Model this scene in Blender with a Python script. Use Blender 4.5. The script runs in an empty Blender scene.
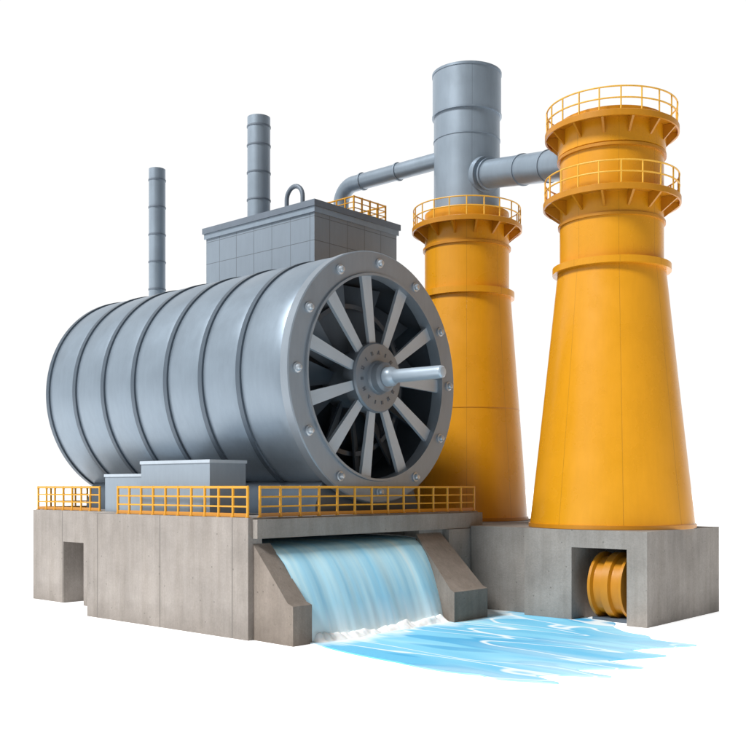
import bpy, bmesh, math, random
from mathutils import Vector, Matrix, noise
random.seed(7)
sc = bpy.context.scene
COL = sc.collection
sc.view_settings.view_transform = 'Standard'
sc.view_settings.look = 'None'
sc.view_settings.exposure = 0

# ------------------------------------------------------------------ frame
ANG = math.atan2(-0.662, 0.7495)
P0 = Vector((-5.68, 45.1, 0))
ROT = Matrix.Rotation(ANG, 4, 'Z')
def W(s, v, z=0.0):
    return P0 + (ROT @ Vector((s, v, z)))

# ------------------------------------------------------------------ materials
def new_mat(name):
    m = bpy.data.materials.new(name); m.use_nodes = True
    nt = m.node_tree
    return m, nt, nt.nodes, nt.links, nt.nodes['Principled BSDF']

def mixc(nt, a, b, fac, mode='MIX'):
    n = nt.nodes.new('ShaderNodeMix'); n.data_type = 'RGBA'; n.blend_type = mode
    for sock, val in ((n.inputs[0], fac), (n.inputs[6], a), (n.inputs[7], b)):
        if hasattr(val, 'is_linked') or hasattr(val, 'links'):
            nt.links.new(val, sock)
        elif isinstance(val, (int, float)):
            sock.default_value = val
        else:
            sock.default_value = (*val, 1)
    return n.outputs[2]

def noise_tex(nt, vec, scale, detail=5, rough=0.6, dist=0):
    n = nt.nodes.new('ShaderNodeTexNoise')
    n.inputs['Scale'].default_value = scale
    n.inputs['Detail'].default_value = detail
    n.inputs['Roughness'].default_value = rough
    n.inputs['Distortion'].default_value = dist
    nt.links.new(vec, n.inputs['Vector'])
    return n.outputs['Fac']

def ramp(nt, fac, stops):
    r = nt.nodes.new('ShaderNodeValToRGB')
    el = r.color_ramp.elements
    while len(el) < len(stops): el.new(0.5)
    for e, (p, c) in zip(el, stops):
        e.position = p
        e.color = (*c, 1) if not isinstance(c, (int, float)) else (c, c, c, 1)
    nt.links.new(fac, r.inputs['Fac'])
    return r.outputs['Color']

def objvec(nt, scale=(1, 1, 1), rot=(0, 0, 0), out='Object'):
    t = nt.nodes.new('ShaderNodeTexCoord')
    mp = nt.nodes.new('ShaderNodeMapping')
    mp.inputs['Scale'].default_value = scale
    mp.inputs['Rotation'].default_value = rot
    nt.links.new(t.outputs[out], mp.inputs['Vector'])
    return mp.outputs['Vector']

def M(nt, op, a, b=None):
    n = nt.nodes.new('ShaderNodeMath'); n.operation = op
    for i, val in enumerate((a, b)):
        if val is None: continue
        if isinstance(val, (int, float)): n.inputs[i].default_value = val
        else: nt.links.new(val, n.inputs[i])
    return n.outputs[0]

def line_mask(nt, val, period, offset, width):
    a = M(nt, 'ADD', val, offset)
    f = M(nt, 'FRACT', M(nt, 'DIVIDE', a, period))
    d = M(nt, 'ABSOLUTE', M(nt, 'SUBTRACT', f, 0.5))
    return M(nt, 'GREATER_THAN', d, 0.5 - width / period / 2)

def bump(nt, bsdf, h, strength=0.3, dist=0.05):
    b = nt.nodes.new('ShaderNodeBump')
    b.inputs['Strength'].default_value = strength
    b.inputs['Distance'].default_value = dist
    nt.links.new(h, b.inputs['Height'])
    nt.links.new(b.outputs['Normal'], bsdf.inputs['Normal'])

def steel(name, base, rough=0.38, metal=0.35, lines=None, var=0.12, seam_ang=None, streak=0.3, seam_dark=0.5):
    m, nt, N, L, B = new_mat(name)
    v = objvec(nt)
    vs = objvec(nt, (1, 1, 0.15))
    n1 = noise_tex(nt, v, 0.45, 4)
    n2 = noise_tex(nt, vs, 3.5, 6, 0.7)
    dark = tuple(c * (1 - var) for c in base); lite = tuple(min(1, c * (1 + var * 0.6)) for c in base)
    c = mixc(nt, dark, lite, n1)
    st = ramp(nt, n2, [(0.35, 0.80), (0.6, 1.0)])
    c = mixc(nt, c, st, streak, 'MULTIPLY')
    masks = None
    if lines:
        sp = N.new('ShaderNodeSeparateXYZ'); L.new(v, sp.inputs[0])
        for ax, per, off, wd in lines:
            mk = line_mask(nt, sp.outputs[ax], per, off, wd)
            masks = mk if masks is None else M(nt, 'MAXIMUM', masks, mk)
    if seam_ang:
        sp = N.new('ShaderNodeSeparateXYZ'); L.new(v, sp.inputs[0])
        an = M(nt, 'ARCTAN2', sp.outputs[1], sp.outputs[0])
        mk = line_mask(nt, an, math.tau / seam_ang, 3.3, 0.010)
        masks = mk if masks is None else M(nt, 'MAXIMUM', masks, mk)
    if masks is not None:
        c = mixc(nt, c, tuple(x * seam_dark for x in base), masks)
        h = M(nt, 'SUBTRACT', M(nt, 'MULTIPLY', n2, 0.1), masks)
        bump(nt, B, h, 0.3, 0.04)
    else:
        bump(nt, B, n2, 0.05, 0.03)
    L.new(c, B.inputs['Base Color'])
    rr = ramp(nt, n1, [(0.3, rough - 0.05), (0.7, rough + 0.08)])
    L.new(rr, B.inputs['Roughness'])
    B.inputs['Metallic'].default_value = metal
    return m

M_DRUM = steel('drum_steel', (0.235, 0.295, 0.36), 0.40, 0.5)
M_BAND = steel('band_steel', (0.085, 0.115, 0.15), 0.4, 0.4)
M_FLANGE = steel('flange_steel', (0.25, 0.295, 0.345), 0.42, 0.35)
M_SPOKE = steel('spoke_steel', (0.40, 0.47, 0.54), 0.45, 0.15)
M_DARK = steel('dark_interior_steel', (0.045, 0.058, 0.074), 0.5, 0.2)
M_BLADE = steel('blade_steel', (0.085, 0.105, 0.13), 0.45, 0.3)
M_HUB = steel('hub_steel', (0.19, 0.225, 0.265), 0.42, 0.35)
M_BOLT = steel('bolt_steel', (0.46, 0.52, 0.58), 0.3, 0.5)
M_SHAFT = steel('shaft_steel', (0.42, 0.51, 0.60), 0.35, 0.3, streak=0.0)
M_HOUSE = steel('cladding_steel', (0.215, 0.265, 0.32), 0.55, 0.1,
                lines=[(0, 1.87, 0.35, 0.05), (1, 1.76, 0.3, 0.05), (2, 1.6, 0.5, 0.05)])
M_ROOF = steel('roof_trim_steel', (0.15, 0.185, 0.23), 0.5, 0.2)
M_PIPE = steel('pipe_steel', (0.27, 0.335, 0.405), 0.38, 0.4)
M_STACK = steel('stack_steel', (0.28, 0.345, 0.415), 0.40, 0.35, seam_ang=5)
M_BOX = steel('cabinet_steel', (0.24, 0.295, 0.355), 0.5, 0.05)
M_LID = steel('cabinet_lid_steel', (0.42, 0.49, 0.56), 0.5, 0.05)
M_YEL = steel('yellow_paint', (0.68, 0.295, 0.008), 0.28, 0.0, var=0.12, seam_ang=8, streak=0.2, seam_dark=0.72)
M_YELD = steel('orange_yellow_paint', (0.52, 0.212, 0.007), 0.36, 0.0)
M_YELR = steel('railing_yellow_paint', (0.80, 0.44, 0.05), 0.4, 0.0)
M_YELK = steel('deck_railing_paint', (0.68, 0.33, 0.02), 0.4, 0.0)

def concrete(name, base, period=None):
    m, nt, N, L, B = new_mat(name)
    v = objvec(nt); vs = objvec(nt, (1, 1, 0.08))
    n1 = noise_tex(nt, v, 0.35, 8, 0.65)
    n2 = noise_tex(nt, vs, 1.6, 6, 0.7)
    n3 = noise_tex(nt, v, 9, 8, 0.75)
    c = mixc(nt, tuple(x * 0.8 for x in base), tuple(x * 1.15 for x in base), ramp(nt, n1, [(0.3, 0.0), (0.7, 1.0)]))
    c = mixc(nt, c, ramp(nt, n2, [(0.33, (0.70, 0.68, 0.65)), (0.6, (1, 1, 1))]), 0.55, 'MULTIPLY')
    c = mixc(nt, c, ramp(nt, n3, [(0.3, 0.75), (0.62, 1.05)]), 0.55, 'MULTIPLY')
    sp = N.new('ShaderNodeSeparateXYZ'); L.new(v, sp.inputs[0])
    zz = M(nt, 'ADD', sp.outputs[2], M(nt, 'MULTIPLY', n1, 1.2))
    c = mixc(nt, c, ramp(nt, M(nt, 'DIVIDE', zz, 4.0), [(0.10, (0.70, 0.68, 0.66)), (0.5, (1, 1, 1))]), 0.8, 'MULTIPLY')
    vo = N.new('ShaderNodeTexVoronoi'); vo.inputs['Scale'].default_value = 1.6
    L.new(v, vo.inputs['Vector'])
    pit = M(nt, 'LESS_THAN', vo.outputs['Distance'], 0.07)
    c = mixc(nt, c, tuple(x * 0.5 for x in base), M(nt, 'MULTIPLY', pit, 0.8))
    h = M(nt, 'SUBTRACT', M(nt, 'ADD', n3, M(nt, 'MULTIPLY', n1, 0.5)), pit)
    if period:
        mk = M(nt, 'MAXIMUM', line_mask(nt, sp.outputs[0], period, 1.1, 0.06), line_mask(nt, sp.outputs[1], period, 1.3, 0.06))
        c = mixc(nt, c, tuple(x * 0.42 for x in base), M(nt, 'MULTIPLY', mk, 0.85))
        h = M(nt, 'SUBTRACT', h, M(nt, 'MULTIPLY', mk, 1.5))
    L.new(c, B.inputs['Base Color']); B.inputs['Roughness'].default_value = 0.9
    B.inputs['Specular IOR Level'].default_value = 0.2
    bump(nt, B, h, 0.45, 0.06)
    return m
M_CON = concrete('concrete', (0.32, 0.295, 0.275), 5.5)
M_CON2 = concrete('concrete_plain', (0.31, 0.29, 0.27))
M_CONB = concrete('concrete_brown_shaded', (0.255, 0.222, 0.195))  # darker brown for the buttresses, shade of their sides put into the colour
M_COND = concrete('concrete_dark', (0.10, 0.09, 0.083))  # darker concrete tone for the sheet at the back of the niche

def fall_mat():
    m, nt, N, L, B = new_mat('falling_water')
    v = objvec(nt, (0.05, 1.0, 0.05))
    n1 = noise_tex(nt, v, 0.8, 2, 0.4, 0.2)
    n2 = noise_tex(nt, v, 3.2, 2, 0.45, 0.2)
    f = M(nt, 'ADD', M(nt, 'MULTIPLY', n1, 0.6), M(nt, 'MULTIPLY', n2, 0.4))
    c = ramp(nt, f, [(0.34, (0.32, 0.69, 0.92)), (0.48, (0.43, 0.78, 0.97)), (0.58, (0.56, 0.87, 1.0)), (0.68, (0.78, 0.96, 1.0))])
    sp = N.new('ShaderNodeSeparateXYZ'); L.new(objvec(nt), sp.inputs[0])
    foot = ramp(nt, M(nt, 'ADD', M(nt, 'DIVIDE', sp.outputs[2], 4.0), M(nt, 'MULTIPLY', n2, 0.4)), [(0.18, 1.0), (0.60, 0.0)])
    c = mixc(nt, c, (0.90, 0.98, 1.0), foot)
    L.new(c, B.inputs['Base Color'])
    B.inputs['Roughness'].default_value = 0.45
    B.inputs['Specular IOR Level'].default_value = 0.15
    bump(nt, B, f, 0.15, 0.08)
    return m
M_FALL = fall_mat()
def pool_mat():
    m, nt, N, L, B = new_mat('river_water')
    v = objvec(nt, (0.20, 0.8, 1.0), (0, 0, math.radians(-5)))
    n1 = noise_tex(nt, v, 0.42, 1, 0.4, 0.9)
    n2 = noise_tex(nt, v, 0.7, 1, 0.4, 0.7)
    n3 = noise_tex(nt, v, 0.30, 2, 0.5, 0.4)
    base = ramp(nt, n3, [(0.38, (0.15, 0.54, 0.83)), (0.5, (0.25, 0.66, 0.90)), (0.62, (0.42, 0.79, 0.95))])
    dk = ramp(nt, n2, [(0.55, 0.0), (0.60, 1.0)])
    c = mixc(nt, base, (0.07, 0.41, 0.74), M(nt, 'MULTIPLY', dk, 0.8))
    d = M(nt, 'ABSOLUTE', M(nt, 'SUBTRACT', n1, 0.47))
    w = M(nt, 'MULTIPLY', ramp(nt, d, [(0.005, 1.0), (0.016, 0.0)]), 0.85)
    sp = N.new('ShaderNodeSeparateXYZ'); L.new(objvec(nt), sp.inputs[0])
    n5 = noise_tex(nt, objvec(nt, (.45, 1, 1)), 0.9, 4, 0.55, 0.5)
    near = ramp(nt, M(nt, 'SUBTRACT', M(nt, 'DIVIDE', sp.outputs[0], 8.0), M(nt, 'MULTIPLY', n5, 0.6)), [(0.08, 1.0), (0.26, 0.0)])
    w = M(nt, 'MAXIMUM', w, M(nt, 'MULTIPLY', near, 0.95))
    c = mixc(nt, c, (0.90, 0.97, 1.0), w)
    # shallow, paler water towards the far reach of the river
    far = ramp(nt, M(nt, 'ADD', M(nt, 'DIVIDE', sp.outputs[0], 24.0), M(nt, 'MULTIPLY', M(nt, 'SUBTRACT', n2, .5), .6)), [(0.42, 0.0), (0.72, 0.6)])
    c = mixc(nt, c, (0.62, 0.88, 0.97), far)
    L.new(c, B.inputs['Base Color'])
    B.inputs['Roughness'].default_value = 0.45
    B.inputs['Specular IOR Level'].default_value = 0.1
    bump(nt, B, M(nt, 'ADD', n1, n2), 0.2, 0.1)
    return m
M_POOL = pool_mat()
def foam_mat():
    m, nt, N, L, B = new_mat('white_foam')
    n1 = noise_tex(nt, objvec(nt), 1.2, 3)
    L.new(ramp(nt, n1, [(0.3, (0.78, 0.92, 0.98)), (0.5, (0.93, 0.98, 1.0))]), B.inputs['Base Color'])
    B.inputs['Roughness'].default_value = 0.9
    B.inputs['Specular IOR Level'].default_value = 0.1
    B.inputs['Subsurface Weight'].default_value = 0.5
    B.inputs['Subsurface Radius'].default_value = (.4,.5,.6)
    B.inputs['Subsurface Scale'].default_value = 0.5
    return m
M_FOAM = foam_mat()
def ground_mat():
    m, nt, N, L, B = new_mat('glowing_white_ground')
    v = objvec(nt)
    sp = N.new('ShaderNodeSeparateXYZ'); L.new(v, sp.inputs[0])
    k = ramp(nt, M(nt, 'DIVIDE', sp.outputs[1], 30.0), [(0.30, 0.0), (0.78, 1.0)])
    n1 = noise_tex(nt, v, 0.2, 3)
    c = mixc(nt, (0.22, 0.22, 0.22), ramp(nt, n1, [(0.3, 0.84), (0.7, 0.88)]), k)  # greyed towards the camera to cut bounce light under the drum
    L.new(c, B.inputs['Base Color'])
    B.inputs['Roughness'].default_value = 1.0
    B.inputs['Specular IOR Level'].default_value = 0.0
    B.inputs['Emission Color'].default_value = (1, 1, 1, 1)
    L.new(M(nt, 'MULTIPLY', k, 0.78), B.inputs['Emission Strength'])  # glow added so the ground stays white where shadows fall
    return m
M_GROUND = ground_mat()

# ------------------------------------------------------------------ mesh helpers
def box(bm, x0, x1, y0, y1, z0, z1):
    vs = [bm.verts.new(c) for c in ((x0,y0,z0),(x1,y0,z0),(x1,y1,z0),(x0,y1,z0),(x0,y0,z1),(x1,y0,z1),(x1,y1,z1),(x0,y1,z1))]
    for f in ((3,2,1,0),(4,5,6,7),(0,1,5,4),(1,2,6,5),(2,3,7,6),(3,0,4,7)):
        bm.faces.new([vs[i] for i in f])

def lathe(bm, prof, axis='z', segs=96, c=(0,0,0), closed=False):
    rings = []
    for r, t in prof:
        if r < 1e-5:
            p = (c[0]+t, c[1], c[2]) if axis == 'x' else (c[0], c[1], c[2]+t)
            rings.append([bm.verts.new(p)]); continue
        ring = []
        for i in range(segs):
            a = math.tau * i / segs
            if axis == 'x': p = (c[0]+t, c[1]+r*math.cos(a), c[2]+r*math.sin(a))
            else: p = (c[0]+r*math.cos(a), c[1]+r*math.sin(a), c[2]+t)
            ring.append(bm.verts.new(p))
        rings.append(ring)
    pairs = list(zip(rings[:-1], rings[1:]))
    if closed: pairs.append((rings[-1], rings[0]))
    for a, b in pairs:
        for i in range(segs):
            j = (i+1) % segs
            if len(a) == 1 and len(b) == 1: continue
            if len(a) == 1: bm.faces.new((a[0], b[i], b[j]))
            elif len(b) == 1: bm.faces.new((a[i], a[j], b[0]))
            else: bm.faces.new((a[i], a[j], b[j], b[i]))

def tube(bm, pts, r, segs=12, closed=False):
    pts = [Vector(p) for p in pts]; n = len(pts); rings = []
    up = None
    for i, p in enumerate(pts):
        if closed: d = (pts[(i+1) % n] - pts[i-1]).normalized()
        else: d = (pts[min(i+1, n-1)] - pts[max(i-1, 0)]).normalized()
        if up is None:
            up = Vector((0,0,1)) if abs(d.z) < 0.9 else Vector((0,1,0))
        x = d.cross(up).normalized(); up = x.cross(d).normalized()
        rings.append([bm.verts.new(p + x*(r*math.cos(math.tau*k/segs)) + up*(r*math.sin(math.tau*k/segs))) for k in range(segs)])
    rng = range(n if closed else n-1)
    for i in rng:
        a, b = rings[i], rings[(i+1) % n]
        for k in range(segs):
            bm.faces.new((a[k], a[(k+1) % segs], b[(k+1) % segs], b[k]))
    if not closed:
        bm.faces.new(rings[0]); bm.faces.new(rings[-1])

def fin(name, bm, mat, parent=None, bev=0, smooth=True, ang=32):
    if bev:
        es = [e for e in bm.edges if len(e.link_faces) == 2 and e.calc_face_angle(0) > 0.6]
        bmesh.ops.bevel(bm, geom=es, offset=bev, segments=2, affect='EDGES', profile=0.6)
    bmesh.ops.recalc_face_normals(bm, faces=bm.faces[:])
    if smooth:
        for f in bm.faces: f.smooth = True
        for e in bm.edges:
            if len(e.link_faces) == 2 and e.calc_face_angle(0) > math.radians(ang): e.smooth = False
    me = bpy.data.meshes.new(name); bm.to_mesh(me); bm.free()
    me.materials.append(mat)
    ob = bpy.data.objects.new(name, me); COL.objects.link(ob)
    if parent: ob.parent = parent
    return ob

def thing(name, s, v, z, label, cat, group=None):
    e = bpy.data.objects.new(name, None); COL.objects.link(e)
    e.location = W(s, v, z); e.rotation_euler = (0, 0, ANG)
    e.empty_display_size = 0.5
    e['label'] = label; e['category'] = cat
    if group: e['group'] = group
    return e
def nb(): return bmesh.new()

# ------------------------------------------------------------------ ground
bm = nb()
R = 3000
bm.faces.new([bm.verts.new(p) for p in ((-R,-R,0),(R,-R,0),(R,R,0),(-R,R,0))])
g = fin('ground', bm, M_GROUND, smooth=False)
g['kind'] = 'structure'; g['label'] = 'white ground with added glow, greyed near the camera'; g['category'] = 'ground'

# ------------------------------------------------------------------ dam base
PT = 5.59
dam = thing('concrete_dam', 0, 0, 0, 'grey-brown concrete dam platform with a wide water outlet', 'dam')
bm = nb()
box(bm, -13.1, 0, 0, 0.85, 0, PT - 0.75)
box(bm, -13.1, 0, 12.4, 17.9, 0, PT - 0.75)
box(bm, -13.1, -7, 0.85, 12.4, 0, PT - 0.75)
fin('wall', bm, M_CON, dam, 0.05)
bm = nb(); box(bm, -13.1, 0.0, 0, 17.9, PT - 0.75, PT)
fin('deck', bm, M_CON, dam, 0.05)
bm = nb(); box(bm, 0.003, 0.35, 0.25, 17.9, PT - 0.95, PT - 0.08)
fin('lintel', bm, M_CON2, dam, 0.06)
def buttress(v0, v1, top, L, ztip, dv0, dv1):
    bm = nb()
    prof = [(0.003, 0), (L, 0), (L, ztip), (L-.35, ztip+.12), (0.003, top)]
    a = [bm.verts.new((s, v0+dv0*s/L, z)) for s, z in prof]; b = [bm.verts.new((s, v1+dv1*s/L, z)) for s, z in prof]
    bm.faces.new(a); bm.faces.new(b)
    n = len(prof)
    for i in range(n): bm.faces.new((a[i], a[(i+1) % n], b[(i+1) % n], b[i]))
    return fin('buttress', bm, M_CONB, dam, 0.06)
buttress(0.30, 1.35, 4.4, 2.75, 1.75, -0.12, 0.0)
buttress(12.1, 14.3, 4.45, 3.6, 1.6, -1.3, -0.55)
bm = nb(); box(bm, -0.0, 0.45, 14.5, 17.85, 0, PT - .97)
fin('pier', bm, M_CON2, dam, 0.06)

annex = thing('concrete_annex', -13.1, 2.5, 0, 'low grey concrete block with an open doorway', 'building')
bm = nb()
dz = 3.7
AT = PT - .004
box(bm, -10.0, -6.5, 0, 4, 0, AT)
box(bm, -4.3, -0.003, 0, 4, 0, AT)
box(bm, -6.5, -4.3, 0, 4, dz, AT)
box(bm, -6.5, -4.3, 2.5, 4, 0, dz)
box(bm, -10.0, -0.003, 4, 15.2, 0, AT)
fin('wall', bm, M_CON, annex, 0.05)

# ------------------------------------------------------------------ pedestal for towers
ped = thing('concrete_pedestal', 0, 0, 0, 'square concrete pedestal with an open wheel niche under yellow tower', 'pedestal')
bm = nb()
PZ = 4.77
S0, S1, V0, V1 = 4.6, 11.75, 15.8, 24.7
N0, N1, NZ = 7.5, 10.65, 3.85
box(bm, S0, N0, V0, V0+3.9, 0, PZ)
box(bm, N1, S1, V0, V0+3.9, 0, PZ)
box(bm, N0, N1, V0, V0+3.9, NZ, PZ)
box(bm, S0, S1, V0+3.9, V1, 0, PZ)
fin('wall', bm, M_CON2, ped, 0.06)
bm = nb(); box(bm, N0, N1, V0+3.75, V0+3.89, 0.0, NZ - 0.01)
fin('niche_back', bm, M_COND, ped)
ped2 = thing('concrete_footing', 0, 0, 0, 'wide concrete footing between dam and yellow tower', 'footing')
bm = nb()
box(bm, 0.5, S0-.01, 16.55, 30.2, 0, PZ - .004)
box(bm, -11, 0.5, 18.0, 30.2, 0, PZ - .004)
fin('wall', bm, M_CON2, ped2, 0.06)

wh = thing('ribbed_wheel', 9.3, V0 + 1.85, 0.0, 'dark yellow ribbed steel wheel standing in the concrete niche', 'wheel')
wr = 1.74
bm = nb()
xs = [-.95,-0.80,-0.72,-0.28,-0.20,0.20,0.28,0.72,0.80,.95]
rs = [wr, wr, wr-.2, wr-.2, wr, wr, wr-.2, wr-.2, wr, wr]
prof = [(0.4,-.95)] + list(zip(rs, xs)) + [(0.4, .95)]
lathe(bm, prof, 'x', 72, (0,0,wr+0.1), closed=True)
fin('rim', bm, M_YELD, wh)
bm = nb(); lathe(bm, [(0,-1.15),(0.38,-1.15),(0.38,1.15),(0,1.15)], 'x', 32, (0,0,wr+0.1))
fin('axle', bm, M_BLADE, wh)
bm = nb(); box(bm, -1.05, 1.05, -1.0, 1.0, 0.01, 0.2)
fin('base', bm, M_BLADE, wh, 0.03)

# ------------------------------------------------------------------ drum
DR = 6.7
drum = thing('turbine_drum', -0.75, 9.9, PT, 'huge blue-grey steel turbine drum lying on concrete platform', 'turbine')
dc = (0, 0, 12.84 - PT)
Ldr = 23.2
bm = nb()
prof = [(DR-.12, -0.62)]
nb_ = 7
for i in range(nb_):
    a = -0.7 - i*(Ldr-2.0)/nb_; b = -0.7 - (i+1)*(Ldr-2.0)/nb_
    for t, d in ((0.0,0.0),(0.06,.06),(0.2,.10),(0.5,.115),(0.8,.10),(0.94,.06)):
        prof.append((DR-.18+d, a+(b-a)*t))
prof.append((DR-.18, -(Ldr-1.3)))
for k in range(1, 9):
    a = math.pi/2*k/8
    prof.append((DR-.18-1.3+1.3*math.cos(a), -(Ldr-1.3)-1.3*math.sin(a)))
prof.append((0, -Ldr))
lathe(bm, prof, 'x', 160, dc)
fin('shell', bm, M_DRUM, drum)
bm = nb()
lathe(bm, [(DR-.14,-.20),(DR-.02,-.16),(DR-.02,.16),(DR-.14,.20)], 'x', 160, (0,0,0))
b0 = fin('band', bm, M_BAND, drum, ang=15)
b0.location = (-0.7-(Ldr-2.0)/nb_, dc[1], dc[2])
for i in range(2, nb_+1):
    o = b0.copy(); COL.objects.link(o); o.parent = drum
    o.location = (-0.7 - i*(Ldr-2.0)/nb_, dc[1], dc[2])
RI = 5.4
bm = nb()
lathe(bm, [(RI,0.05),(RI,0.12),(RI+.12,0.12),(RI+.15,0.0),(DR-.06,0.0),(DR,-.05),(DR,-.55),(DR-.1,-.62),(RI+.1,-.62),(RI,-.62)], 'x', 160, dc, closed=True)
fin('front_flange', bm, M_FLANGE, drum, ang=20)
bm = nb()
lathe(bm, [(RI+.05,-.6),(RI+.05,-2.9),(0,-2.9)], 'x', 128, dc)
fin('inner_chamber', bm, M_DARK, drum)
bm = nb()
lathe(bm, [(3.9,-1.9),(4.15,-1.9),(4.15,-2.2),(3.9,-2.2)], 'x', 96, dc, closed=True)
fin('guide_ring', bm, M_BLADE, drum)
def bolt_mesh(name, r, h, mat, parent):
    bm = nb()
    lathe(bm, [(0,-.05),(r*1.5,-.05),(r*1.5,h*.25),(r*1.05,h*.3),(r*1.0,h*.75),(r*.7,h),(0,h*1.08)], 'x', 24, (0,0,0))
    return fin(name, bm, mat, parent)
bo = bolt_mesh('bolt', 0.17, 0.26, M_BOLT, drum)
for i in range(12):
    a = math.tau*i/12 + math.radians(90)
    o = bo if i == 0 else bo.copy()
    if i: COL.objects.link(o); o.parent = drum
    o.location = (0.02, 6.1*math.cos(a), dc[2] + 6.1*math.sin(a))
def wedge(bm, r0, r1, w0, w1, x0, x1, tilt=0):
    pts = [(r0,-w0),(r1,-w1),(r1,w1),(r0,w0)]
    f = []; b = []
    for r, w in pts:
        f.append(bm.verts.new((x1 + tilt*w, w, r))); b.append(bm.verts.new((x0 + tilt*w, w, r)))
    bm.faces.new(f); bm.faces.new(b)
    for i in range(4): bm.faces.new((f[i], f[(i+1)%4], b[(i+1)%4], b[i]))
NSP = 11
bm = nb(); wedge(bm, 1.5, RI+.08, 0.23, 0.38, -.42, -.22)
sp0 = fin('spoke', bm, M_SPOKE, drum, 0.03)
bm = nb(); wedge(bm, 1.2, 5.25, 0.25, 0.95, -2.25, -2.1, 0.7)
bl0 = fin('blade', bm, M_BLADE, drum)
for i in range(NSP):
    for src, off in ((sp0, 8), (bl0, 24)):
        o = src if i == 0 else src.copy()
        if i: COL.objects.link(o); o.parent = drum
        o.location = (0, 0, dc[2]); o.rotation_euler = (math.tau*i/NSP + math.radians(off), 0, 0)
bm = nb()
lathe(bm, [(0,-2.8),(1.5,-2.8),(1.5,-.9),(1.88,-.85),(1.88,-.12),(1.80,-.02),(.92,0.0),(.88,.12),(.84,.16),(.78,.5),(.62,.62),(0,.62)], 'x', 96, dc)
hub = fin('hub', bm, M_HUB, drum)
def glyph(kind):
    bm = nb()
    def bar(y0, y1, z0, z1): box(bm, 0, .035, y0*.78, y1*.78, z0*.78, z1*.78)
    if kind == 0: bar(-.10,.10,-.12,.12)
    elif kind == 1:
        bar(-.11,-.05,-.13,.13); bar(.05,.11,-.13,.13); bar(-.05,.05,-.03,.03)
    elif kind == 2:
        pts = [(-.10,-.10),(.10,-.10),(0,.11)]
        a = [bm.verts.new((0,y,z)) for y,z in pts]; b = [bm.verts.new((.035,y,z)) for y,z in pts]
        bm.faces.new(a); bm.faces.new(b)
        for i in range(3): bm.faces.new((a[i],a[(i+1)%3],b[(i+1)%3],b[i]))
    elif kind == 3:
        bar(-.11,-.05,-.13,.13); bar(.05,.11,-.13,.13); bar(-.05,.05,-.13,-.07)
    else:
        bar(-.035,.035,-.13,.13)
    return fin('raised_mark', bm, M_BLADE, hub, smooth=False)
NG = 15
for i in range(NG):
    o = glyph([2,0,4,3,0,1,2,4,0,3,0,2,1,0,4][i])
    a = math.tau*i/NG
    o.location = (-0.014, -1.34*math.sin(a), dc[2] + 1.34*math.cos(a)); o.rotation_euler = (a, 0, 0)
bm = nb()
lathe(bm, [(0,.6),(.52,.6),(.52,.95),(.44,1.08),(.36,1.2),(.33,4.15),(.31,4.25),(.24,4.32),(0,4.34)], 'x', 48, dc)
fin('shaft', bm, M_SHAFT, drum)
bm = nb(); n = 24; w = 3.6
x0, x1 = -21.5, -.7
pts = [(-w-.5, 0.0), (-w-.5, .5)] + [(-w+2*w*i/n, dc[2]-math.sqrt((DR-.06)**2-(-w+2*w*i/n)**2)) for i in range(n+1)] + [(w+.5, .5), (w+.5, 0.0)]
f = [bm.verts.new((x1, y, z)) for y, z in pts]; b = [bm.verts.new((x0, y, z)) for y, z in pts]
bm.faces.new(f); bm.faces.new(b)
for i in range(len(pts)):
    j = (i+1) % len(pts); bm.faces.new((f[i], f[j], b[j], b[i]))
fin('cradle', bm, M_BAND, drum)

# ------------------------------------------------------------------ cabinets
def cabinet(s, v, w, d, h, label):
    t = thing('equipment_cabinet', s, v, PT, label, 'cabinet', 'grey equipment cabinets on the platform')
    bm = nb(); box(bm, -w/2, w/2, -d/2, d/2, 0, h-.16); fin('body', bm, M_BOX, t, 0.06)
    bm = nb(); box(bm, -w/2-.05, w/2+.05, -d/2-.05, d/2+.05, h-.16, h); fin('lid', bm, M_LID, t, 0.04)
cabinet(-6.5, 1.95, 5.6, 2.3, 2.75, 'long blue-grey equipment cabinet beside the drum')
cabinet(-13.1, 3.5, 5.2, 1.3, 2.15, 'small blue-grey equipment cabinet beside the drum')

# ------------------------------------------------------------------ machine house
HV = 16.95; HS = -23.9
mh = thing('machine_house', HS, HV, 0, 'tall grey panel-clad machine house behind the drum', 'building')
HL, HW, HZ = 11.3, 8.5, 26.15
bm = nb(); box(bm, 0, HL, 0, HW, 0, HZ-.5); fin('wall', bm, M_HOUSE, mh, 0.03)
bm = nb(); box(bm, -.22, HL+.22, -.22, HW+.22, HZ-.42, HZ)
fin('roof', bm, M_ROOF, mh, 0.04)
bm = nb(); box(bm, -.12, HL+.12, -.12, HW+.12, HZ-.8, HZ-.422); fin('cornice', bm, M_PIPE, mh, 0.03)

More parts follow.
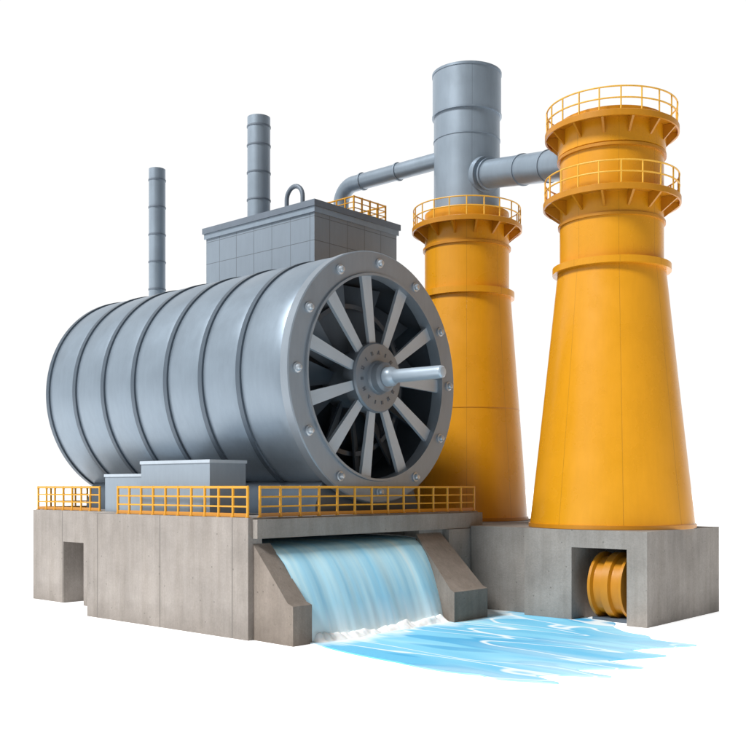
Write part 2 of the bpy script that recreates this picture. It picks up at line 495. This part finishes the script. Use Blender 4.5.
def railing(name, origin, pts, h, label, step=1.15, r=.052):
    t = thing(name, *origin, label, 'railing', 'yellow safety railings')
    bm = nb()
    for lv in (1.0, .68, .36):
        for a, b in zip(pts[:-1], pts[1:]):
            tube(bm, [(a[0], a[1], h*lv), (b[0], b[1], h*lv)], r*(1.2 if lv == 1 else .8), 8)
    fin('rail', bm, M_YELK, t)
    bm = nb()
    for a, b in zip(pts[:-1], pts[1:]):
        d = (Vector(b)-Vector(a)); n = d.normalized(); pr = Vector((-n.y, n.x))*0.02
        vs = [(a[0]-pr.x, a[1]-pr.y), (b[0]-pr.x, b[1]-pr.y), (b[0]+pr.x, b[1]+pr.y), (a[0]+pr.x, a[1]+pr.y)]
        lo = [bm.verts.new((*p, .02)) for p in vs]; hi = [bm.verts.new((*p, .2)) for p in vs]
        bm.faces.new(lo); bm.faces.new(hi)
        for i in range(4): bm.faces.new((lo[i], lo[(i+1)%4], hi[(i+1)%4], hi[i]))
    fin('toe_board', bm, M_YELD, t, smooth=False)
    bm = nb(); lathe(bm, [(0,0),(.12,0),(.12,.04),(.068,.05),(.068,h+.05),(0,h+.08)], 'z', 10)
    p0 = fin('post', bm, M_YELK, t); first = True
    done = []
    for a, b in zip(pts[:-1], pts[1:]):
        a = Vector(a); b = Vector(b); n = max(1, round((b-a).length/step))
        for i in range(n+1):
            p = a + (b-a)*i/n
            if any((p-q).length < .1 for q in done): continue
            done.append(p)
            o = p0 if first else p0.copy()
            if not first: COL.objects.link(o); o.parent = t
            first = False
            o.location = (p.x, p.y, 0)
    return t
railing('safety_railing', (-10.5, .2, PT), [(0,0),(10.25,0)], 1.4, 'yellow tubular railing along the front edge of dam', 1.03)
railing('safety_railing', (-.2, .9, PT), [(0,0),(0,16.9)], 1.4, 'yellow tubular railing above the water outlet', 1.3)
railing('safety_railing', (-22.9, 2.75, AT), [(0,3.5),(0,0),(6.8,0)], 1.4, 'yellow tubular railing on the annex roof', 1.0)
railing('safety_railing', (-12.85, 21.1, HZ), [(-2.5,3.4),(0,3.4),(0,0),(-2.5,0)], 1.2, 'small yellow railing on machine house roof', .8)

le = thing('lifting_eye', -16.1, 18.5, HZ, 'dark steel lifting loop on machine house roof', 'lifting eye')
bm = nb()
pts = [(-.8,0,0),(-.8,0,.8)] + [(-.8*math.cos(math.pi*k/14),0,1.1+.85*math.sin(math.pi*k/14)) for k in range(15)] + [(.8,0,.8),(.8,0,0)]
tube(bm, pts, .16, 12); fin('loop', bm, M_ROOF, le)
bm = nb(); box(bm, -1.2, 1.2, -.35, .35, 0, .16); fin('base_plate', bm, M_ROOF, le, .02)

# ------------------------------------------------------------------ chimneys
def chimney(s, v, z0, r, h, label, bands):
    t = thing('chimney', s, v, z0, label, 'chimney', 'slim grey steel chimneys')
    bm = nb(); lathe(bm, [(0,0),(r,0),(r,h),(r-.12,h),(r-.12,h-2),(0,h-2)], 'z', 48)
    fin('pipe', bm, M_STACK, t)
    bm = nb(); lathe(bm, [(r-.02,-.06),(r+.045,-.05),(r+.045,.05),(r-.02,.06)], 'z', 48)
    b = fin('band', bm, M_ROOF, t)
    for i, z in enumerate(bands):
        o = b if i == 0 else b.copy()
        if i: COL.objects.link(o); o.parent = t
        o.location = (0,0,z)
    return t
chimney(-20.5, 19.1, HZ, .84, 8.0, 'wide grey steel chimney standing on machine house roof', [1.9, 3.9, 5.9, 7.3])
chimney(-31.9, 18.4, 0, .66, 32.6, 'slender grey steel chimney rising behind the drum', [18.5+2.2*k for k in range(7)])

# ------------------------------------------------------------------ towers
def bracket_mesh(L, h, th, mat, parent):
    bm = nb()
    pts = [(0,0),(L,0),(L,-.18),(.12,-h),(0,-h)]
    a = [bm.verts.new((x,-th/2,z)) for x, z in pts]; b = [bm.verts.new((x,th/2,z)) for x, z in pts]
    bm.faces.new(a); bm.faces.new(b)
    for i in range(5): bm.faces.new((a[i], a[(i+1)%5], b[(i+1)%5], b[i]))
    return fin('bracket', bm, mat, parent, smooth=False)
def balcony(t, rb, R, z, hr, nbr=14, bh=.8):
    bm = nb()
    lathe(bm, [(rb-.05,-.05),(rb-.05,.12),(R,.12),(R+.05,.08),(R+.05,-.22),(R-.05,-.22),(R-.08,-.05)], 'z', 96, closed=True)
    bal = fin('balcony', bm, M_YELD, t); bal.location = (0,0,z)
    bm = nb()
    n = 20
    for lv in (1.0,.5):
        tube(bm, [(R*math.cos(math.tau*k/80)*.985, R*math.sin(math.tau*k/80)*.985, .12+hr*lv) for k in range(80)], .045, 8, closed=True)
    for k in range(n):
        a = math.tau*k/n
        tube(bm, [(R*.985*math.cos(a), R*.985*math.sin(a), .1), (R*.985*math.cos(a), R*.985*math.sin(a), .12+hr)], .045, 8)
    fin('railing', bm, M_YELR, bal)
    b0 = bracket_mesh(R-rb-.02+.1, bh, .12, M_YELD, bal)
    for k in range(nbr):
        a = math.tau*(k+.3)/nbr
        o = b0 if k == 0 else b0.copy()
        if k: COL.objects.link(o); o.parent = bal
        o.location = ((rb-.1)*math.cos(a), (rb-.1)*math.sin(a), -.06); o.rotation_euler = (0,0,a)
def ring(name, t, r, z, h, d, mat):
    bm = nb(); lathe(bm, [(r-.05,-h/2),(r+d,-h/2),(r+d,h/2),(r-.05,h/2)], 'z', 96, closed=True)
    o = fin(name, bm, mat, t, .02); o.location = (0,0,z); return o

ta = thing('cooling_tower', 7.22, 20.4, PZ, 'yellow conical steel tower with two railed balconies on concrete pedestal', 'tower')
ta.location.x += .12
def zt(z): return z - PZ
bm = nb()
zA = zt(19.1)
prof = [(0,0),(4.52,0),(4.52,.25)]
for k in range(0, 13):
    f = k/12; prof.append((4.5+(2.95-4.5)*(f**0.96), .25+(zA-.25)*f))
prof += [(2.84, zA+.05), (2.84, zt(25.4)), (2.95, zt(25.45)), (2.95, zt(27.3)), (0, zt(27.3))]
lathe(bm, prof, 'z', 128); fin('body', bm, M_YEL, ta)
ring('flange', ta, 2.95, zA, .36, .3, M_YEL)
ring('flange', ta, 4.5, .12, .2, .08, M_YELD)
ring('weld_ring', ta, 3.665, zt(11.9), .05, .02, M_YELD)
ring('collar', ta, 2.84, zt(21.6), .14, .1, M_YELD)
ring('collar', ta, 2.84, zt(25.3), .16, .14, M_YELD)
balcony(ta, 2.84, 3.72, zt(22.85), 1.2)
balcony(ta, 2.95, 3.62, zt(26.75), 1.2)

tb = thing('cooling_tower', -6.1, 25.2, PZ, 'yellow conical tower topped by a wide grey steel stack', 'tower')
bm = nb()
zB = zt(20.0)
prof = [(0,0),(4.15,0),(4.15,.2)]
for k in range(0, 13):
    f = k/12; prof.append((4.12+(2.98-4.12)*f, .2+(zB-.2)*f))
prof += [(2.88, zB+.05), (2.88, zt(25.6)), (0, zt(25.6))]
lathe(bm, prof, 'z', 128); fin('body', bm, M_YEL, tb)
ring('flange', tb, 2.98, zB, .42, .26, M_YEL)
ring('flange', tb, 4.12, .12, .2, .08, M_YELD)
ring('collar', tb, 2.88, zt(23.2), .16, .12, M_YELD)
ring('weld_ring', tb, 3.56, zt(12.2), .05, .03, M_YELD)
balcony(tb, 2.88, 3.7, zt(24.6), 1.2)
bm = nb()
zt0 = zt(25.6); zt1 = zt(35.25)
lathe(bm, [(0,zt0),(2.25,zt0),(2.25,zt1-3.0),(2.34,zt1-2.95),(2.34,zt1),(2.2,zt1),(2.2,zt1-2),(0,zt1-2)], 'z', 128)
fin('stack', bm, M_STACK, tb)
ring('stack_band', tb, 2.25, zt(30.6), .08, .04, M_PIPE)
ring('stack_band', tb, 2.34, zt1-.1, .16, .04, M_PIPE)
ring('stack_band', tb, 2.3, zt1-2.95, .12, .08, M_PIPE)

# ------------------------------------------------------------------ pipes
def arc(c, r, a0, a1, n=10):
    return [(c[0]+r*math.cos(a0+(a1-a0)*k/n), c[1], c[2]+r*math.sin(a0+(a1-a0)*k/n)) for k in range(n+1)]
def flange_at(parent, loc, r, w, mat=M_PIPE, axis='x'):
    bm = nb(); lathe(bm, [(0,-w/2),(r,-w/2),(r,w/2),(0,w/2)], axis, 40, (0,0,0))
    o = fin('flange', bm, mat, parent, .02); o.location = loc; return o
pa = thing('steam_pipe', -16.9, 24.1, HZ, 'grey steel pipe bending from tower stack into roof', 'pipe')
bm = nb(); hz = 3.3
pts = [(0,0,0),(0,0,hz-1.3)] + arc((1.3,0,hz-1.3),1.3,math.pi,math.pi/2) + [(3,0,hz),(6,0,hz),(9.4,0,hz)]
tube(bm, pts, .58, 24); fin('tube', bm, M_PIPE, pa)
flange_at(pa, (0,0,.15), .85, .28, axis='z')
flange_at(pa, (2.2,0,hz), .65, .12); flange_at(pa, (5.6,0,hz), .65, .12)

pb = thing('connecting_pipe', -6.1+2.0, 24.45, 27.9, 'thick grey steel pipe joining the two yellow towers', 'pipe')
p1 = Vector((-.2,0.05,-.05)); p2 = Vector((9.75, -3.5, 25.75-27.9))
d = (p2-p1); L_ = d.length; dn = d.normalized()
q = dn.to_track_quat('X', 'Z')
bm = nb(); lathe(bm, [(0,0),(.93,0),(.93,L_),(0,L_)], 'x', 48)
o = fin('tube', bm, M_PIPE, pb); o.location = p1; o.rotation_euler = q.to_euler()
for t, r, w in ((.35,1.2,.5),(.9,1.05,.14),(L_*.42,.99,.1),(L_*.66,.99,.1),(L_-1.3,1.03,.14)):
    f = flange_at(pb, p1+dn*t, r, w); f.rotation_euler = q.to_euler()

# ------------------------------------------------------------------ water
bm = nb()
prof = [(-6.8,4.3),(-3,4.3),(-1,4.28),(-.3,4.22),(.2,4.08),(.6,3.84),(1.0,3.47),(1.4,2.95),(1.75,2.35),(2.1,1.6),(2.4,.85),(2.65,.08)]
NV = 160
grid = []
for i in range(NV+1):
    row = []
    for j, (s, z) in enumerate(prof):
        v1 = 12.38 if s <= 0 else 12.2-1.3*s/3.6
        va = .9 if s <= 0 else 1.3
        v = va+(v1-va)*i/NV
        k = max(0, (j-3)/8)
        n = noise.noise(Vector((v*.8, s*.12, 2))) + .2*noise.noise(Vector((v*2.8, s*.3, 5)))
        row.append(bm.verts.new((s + n*.14*k, v, z + n*.04)))
    grid.append(row)
for i in range(NV):
    for j in range(len(prof)-1):
        bm.faces.new((grid[i][j], grid[i+1][j], grid[i+1][j+1], grid[i][j+1]))
wf = fin('waterfall', bm, M_FALL)
wf.location = P0; wf.rotation_euler = (0,0,ANG)
wf['kind'] = 'structure'; wf['label'] = 'sheet of pale blue water pouring from dam outlet'; wf['category'] = 'water'

outline = [(-4.64,45.5),(-3.0,44.5),(-2.35,43.6),(-1.6,42.4),(-.75,41.3),(.2,40.2),(1.07,39.3),(1.8,38.3),(2.53,37.6),(3.2,37.1),(3.96,36.8),(4.3,36.1),(4.9,35.7),
 (5.6,35.5),(6.7,35.1),(6.2,36.0),(5.9,36.6),(6.9,36.7),(8.9,36.3),(8.2,37.0),(7.6,37.8),(8.6,38.0),(10.6,38.1),(9.8,38.9),(9.3,39.8),(10.4,40.2),(12.3,40.9),(11.4,41.5),(10.9,42.4),(12.1,42.9),(14.5,43.6),
 (13.3,44.5),(12.7,45.3),(12.9,46.3),(12.1,47.4),(11.9,49.4),(12.5,50.8),(11.0,53.5),(8.5,57.0),(6.6,59.0),(2.8,54.2)]
def W2L(x, y):
    p = ROT.inverted() @ (Vector((x,y,0))-P0); return (p.x, p.y)
pl = [Vector(W2L(*p)) for p in outline]
for _ in range(3):
    q_ = []
    for a, b in zip(pl, pl[1:]+pl[:1]): q_ += [a*.84+b*.16, a*.16+b*.84]
    pl = q_
bm = nb()
vs = [bm.verts.new((p.x, p.y, .06)) for p in pl]
f = bm.faces.new(vs)
r_ = bmesh.ops.extrude_face_region(bm, geom=[f])
for e in [e for e in r_['geom'] if isinstance(e, bmesh.types.BMVert)]: e.co.z = .005
pool = fin('river_water', bm, M_POOL)
pool.location = P0; pool.rotation_euler = (0,0,ANG)
pool['kind'] = 'structure'; pool['label'] = 'bright blue streaked water spreading with ragged edges'; pool['category'] = 'water'

bm = nb()
NS, NVV = 26, 260
grid = []
for i in range(NVV+1):
    v = 1.42 + (11.1-1.42)*i/NVV; row = []
    for j in range(NS+1):
        s = 2.2 + 1.95*j/NS
        e1 = math.exp(-((s-2.75)/.42)**2)
        n = noise.fractal(Vector((s*1.1, v*.8, 1.7)), 1.0, 2.0, 3)
        n2 = abs(noise.noise(Vector((s*2.6, v*2.4, 9))))
        edge = min(1, (v-1.42)/.3, (11.1-v)/.3)
        z = -.02 + edge*(e1*(.30+.20*n+.16*n2) + .07*n*math.exp(-((s-3.2)/.6)**2))
        row.append(bm.verts.new((s+.06*n, v, z)))
    grid.append(row)
for i in range(NVV):
    for j in range(NS):
        bm.faces.new((grid[i][j], grid[i+1][j], grid[i+1][j+1], grid[i][j+1]))
fo = fin('foam', bm, M_FOAM, ang=80)
fo.location = P0; fo.rotation_euler = (0,0,ANG)
fo['kind'] = 'stuff'; fo['label'] = 'white foam where falling water hits the river'; fo['category'] = 'foam'

# ------------------------------------------------------------------ world + light
w = bpy.data.worlds.new('World'); sc.world = w; w.use_nodes = True
nt = w.node_tree; bg = nt.nodes['Background']
tc = nt.nodes.new('ShaderNodeTexCoord'); sp = nt.nodes.new('ShaderNodeSeparateXYZ')
nt.links.new(tc.outputs['Generated'], sp.inputs[0])
def mrange(src, a, b, c, d):
    mr = nt.nodes.new('ShaderNodeMapRange'); mr.interpolation_type = 'SMOOTHSTEP'
    for k, val in zip(('From Min','From Max','To Min','To Max'), (a,b,c,d)): mr.inputs[k].default_value = val
    nt.links.new(src, mr.inputs['Value']); return mr.outputs[0]
back = mrange(sp.outputs[1], .25, .82, .22, 1.03)
negx = M(nt, 'MULTIPLY', sp.outputs[0], -1.0)
left = mrange(negx, .1, .95, .22, .80)
nt.links.new(M(nt, 'MAXIMUM', back, left), bg.inputs['Strength'])
bg.inputs['Color'].default_value = (1,1,1,1)
sd = bpy.data.lights.new('sun', 'SUN'); sd.energy = 4.0; sd.angle = math.radians(14); sd.color = (1,.985,.965)
so = bpy.data.objects.new('sun', sd); COL.objects.link(so)
dirv = Vector((.76,.52,-1.0))
so.rotation_euler = dirv.to_track_quat('-Z','Y').to_euler()

cd = bpy.data.cameras.new('camera'); cam = bpy.data.objects.new('camera', cd); COL.objects.link(cam)
cam.location = (0,0,7); cam.rotation_euler = (math.radians(90),0,0)
cd.sensor_width = 36; cd.lens = 992/746*36; cd.shift_y = 114/746
cd.clip_end = 6000
sc.camera = cam
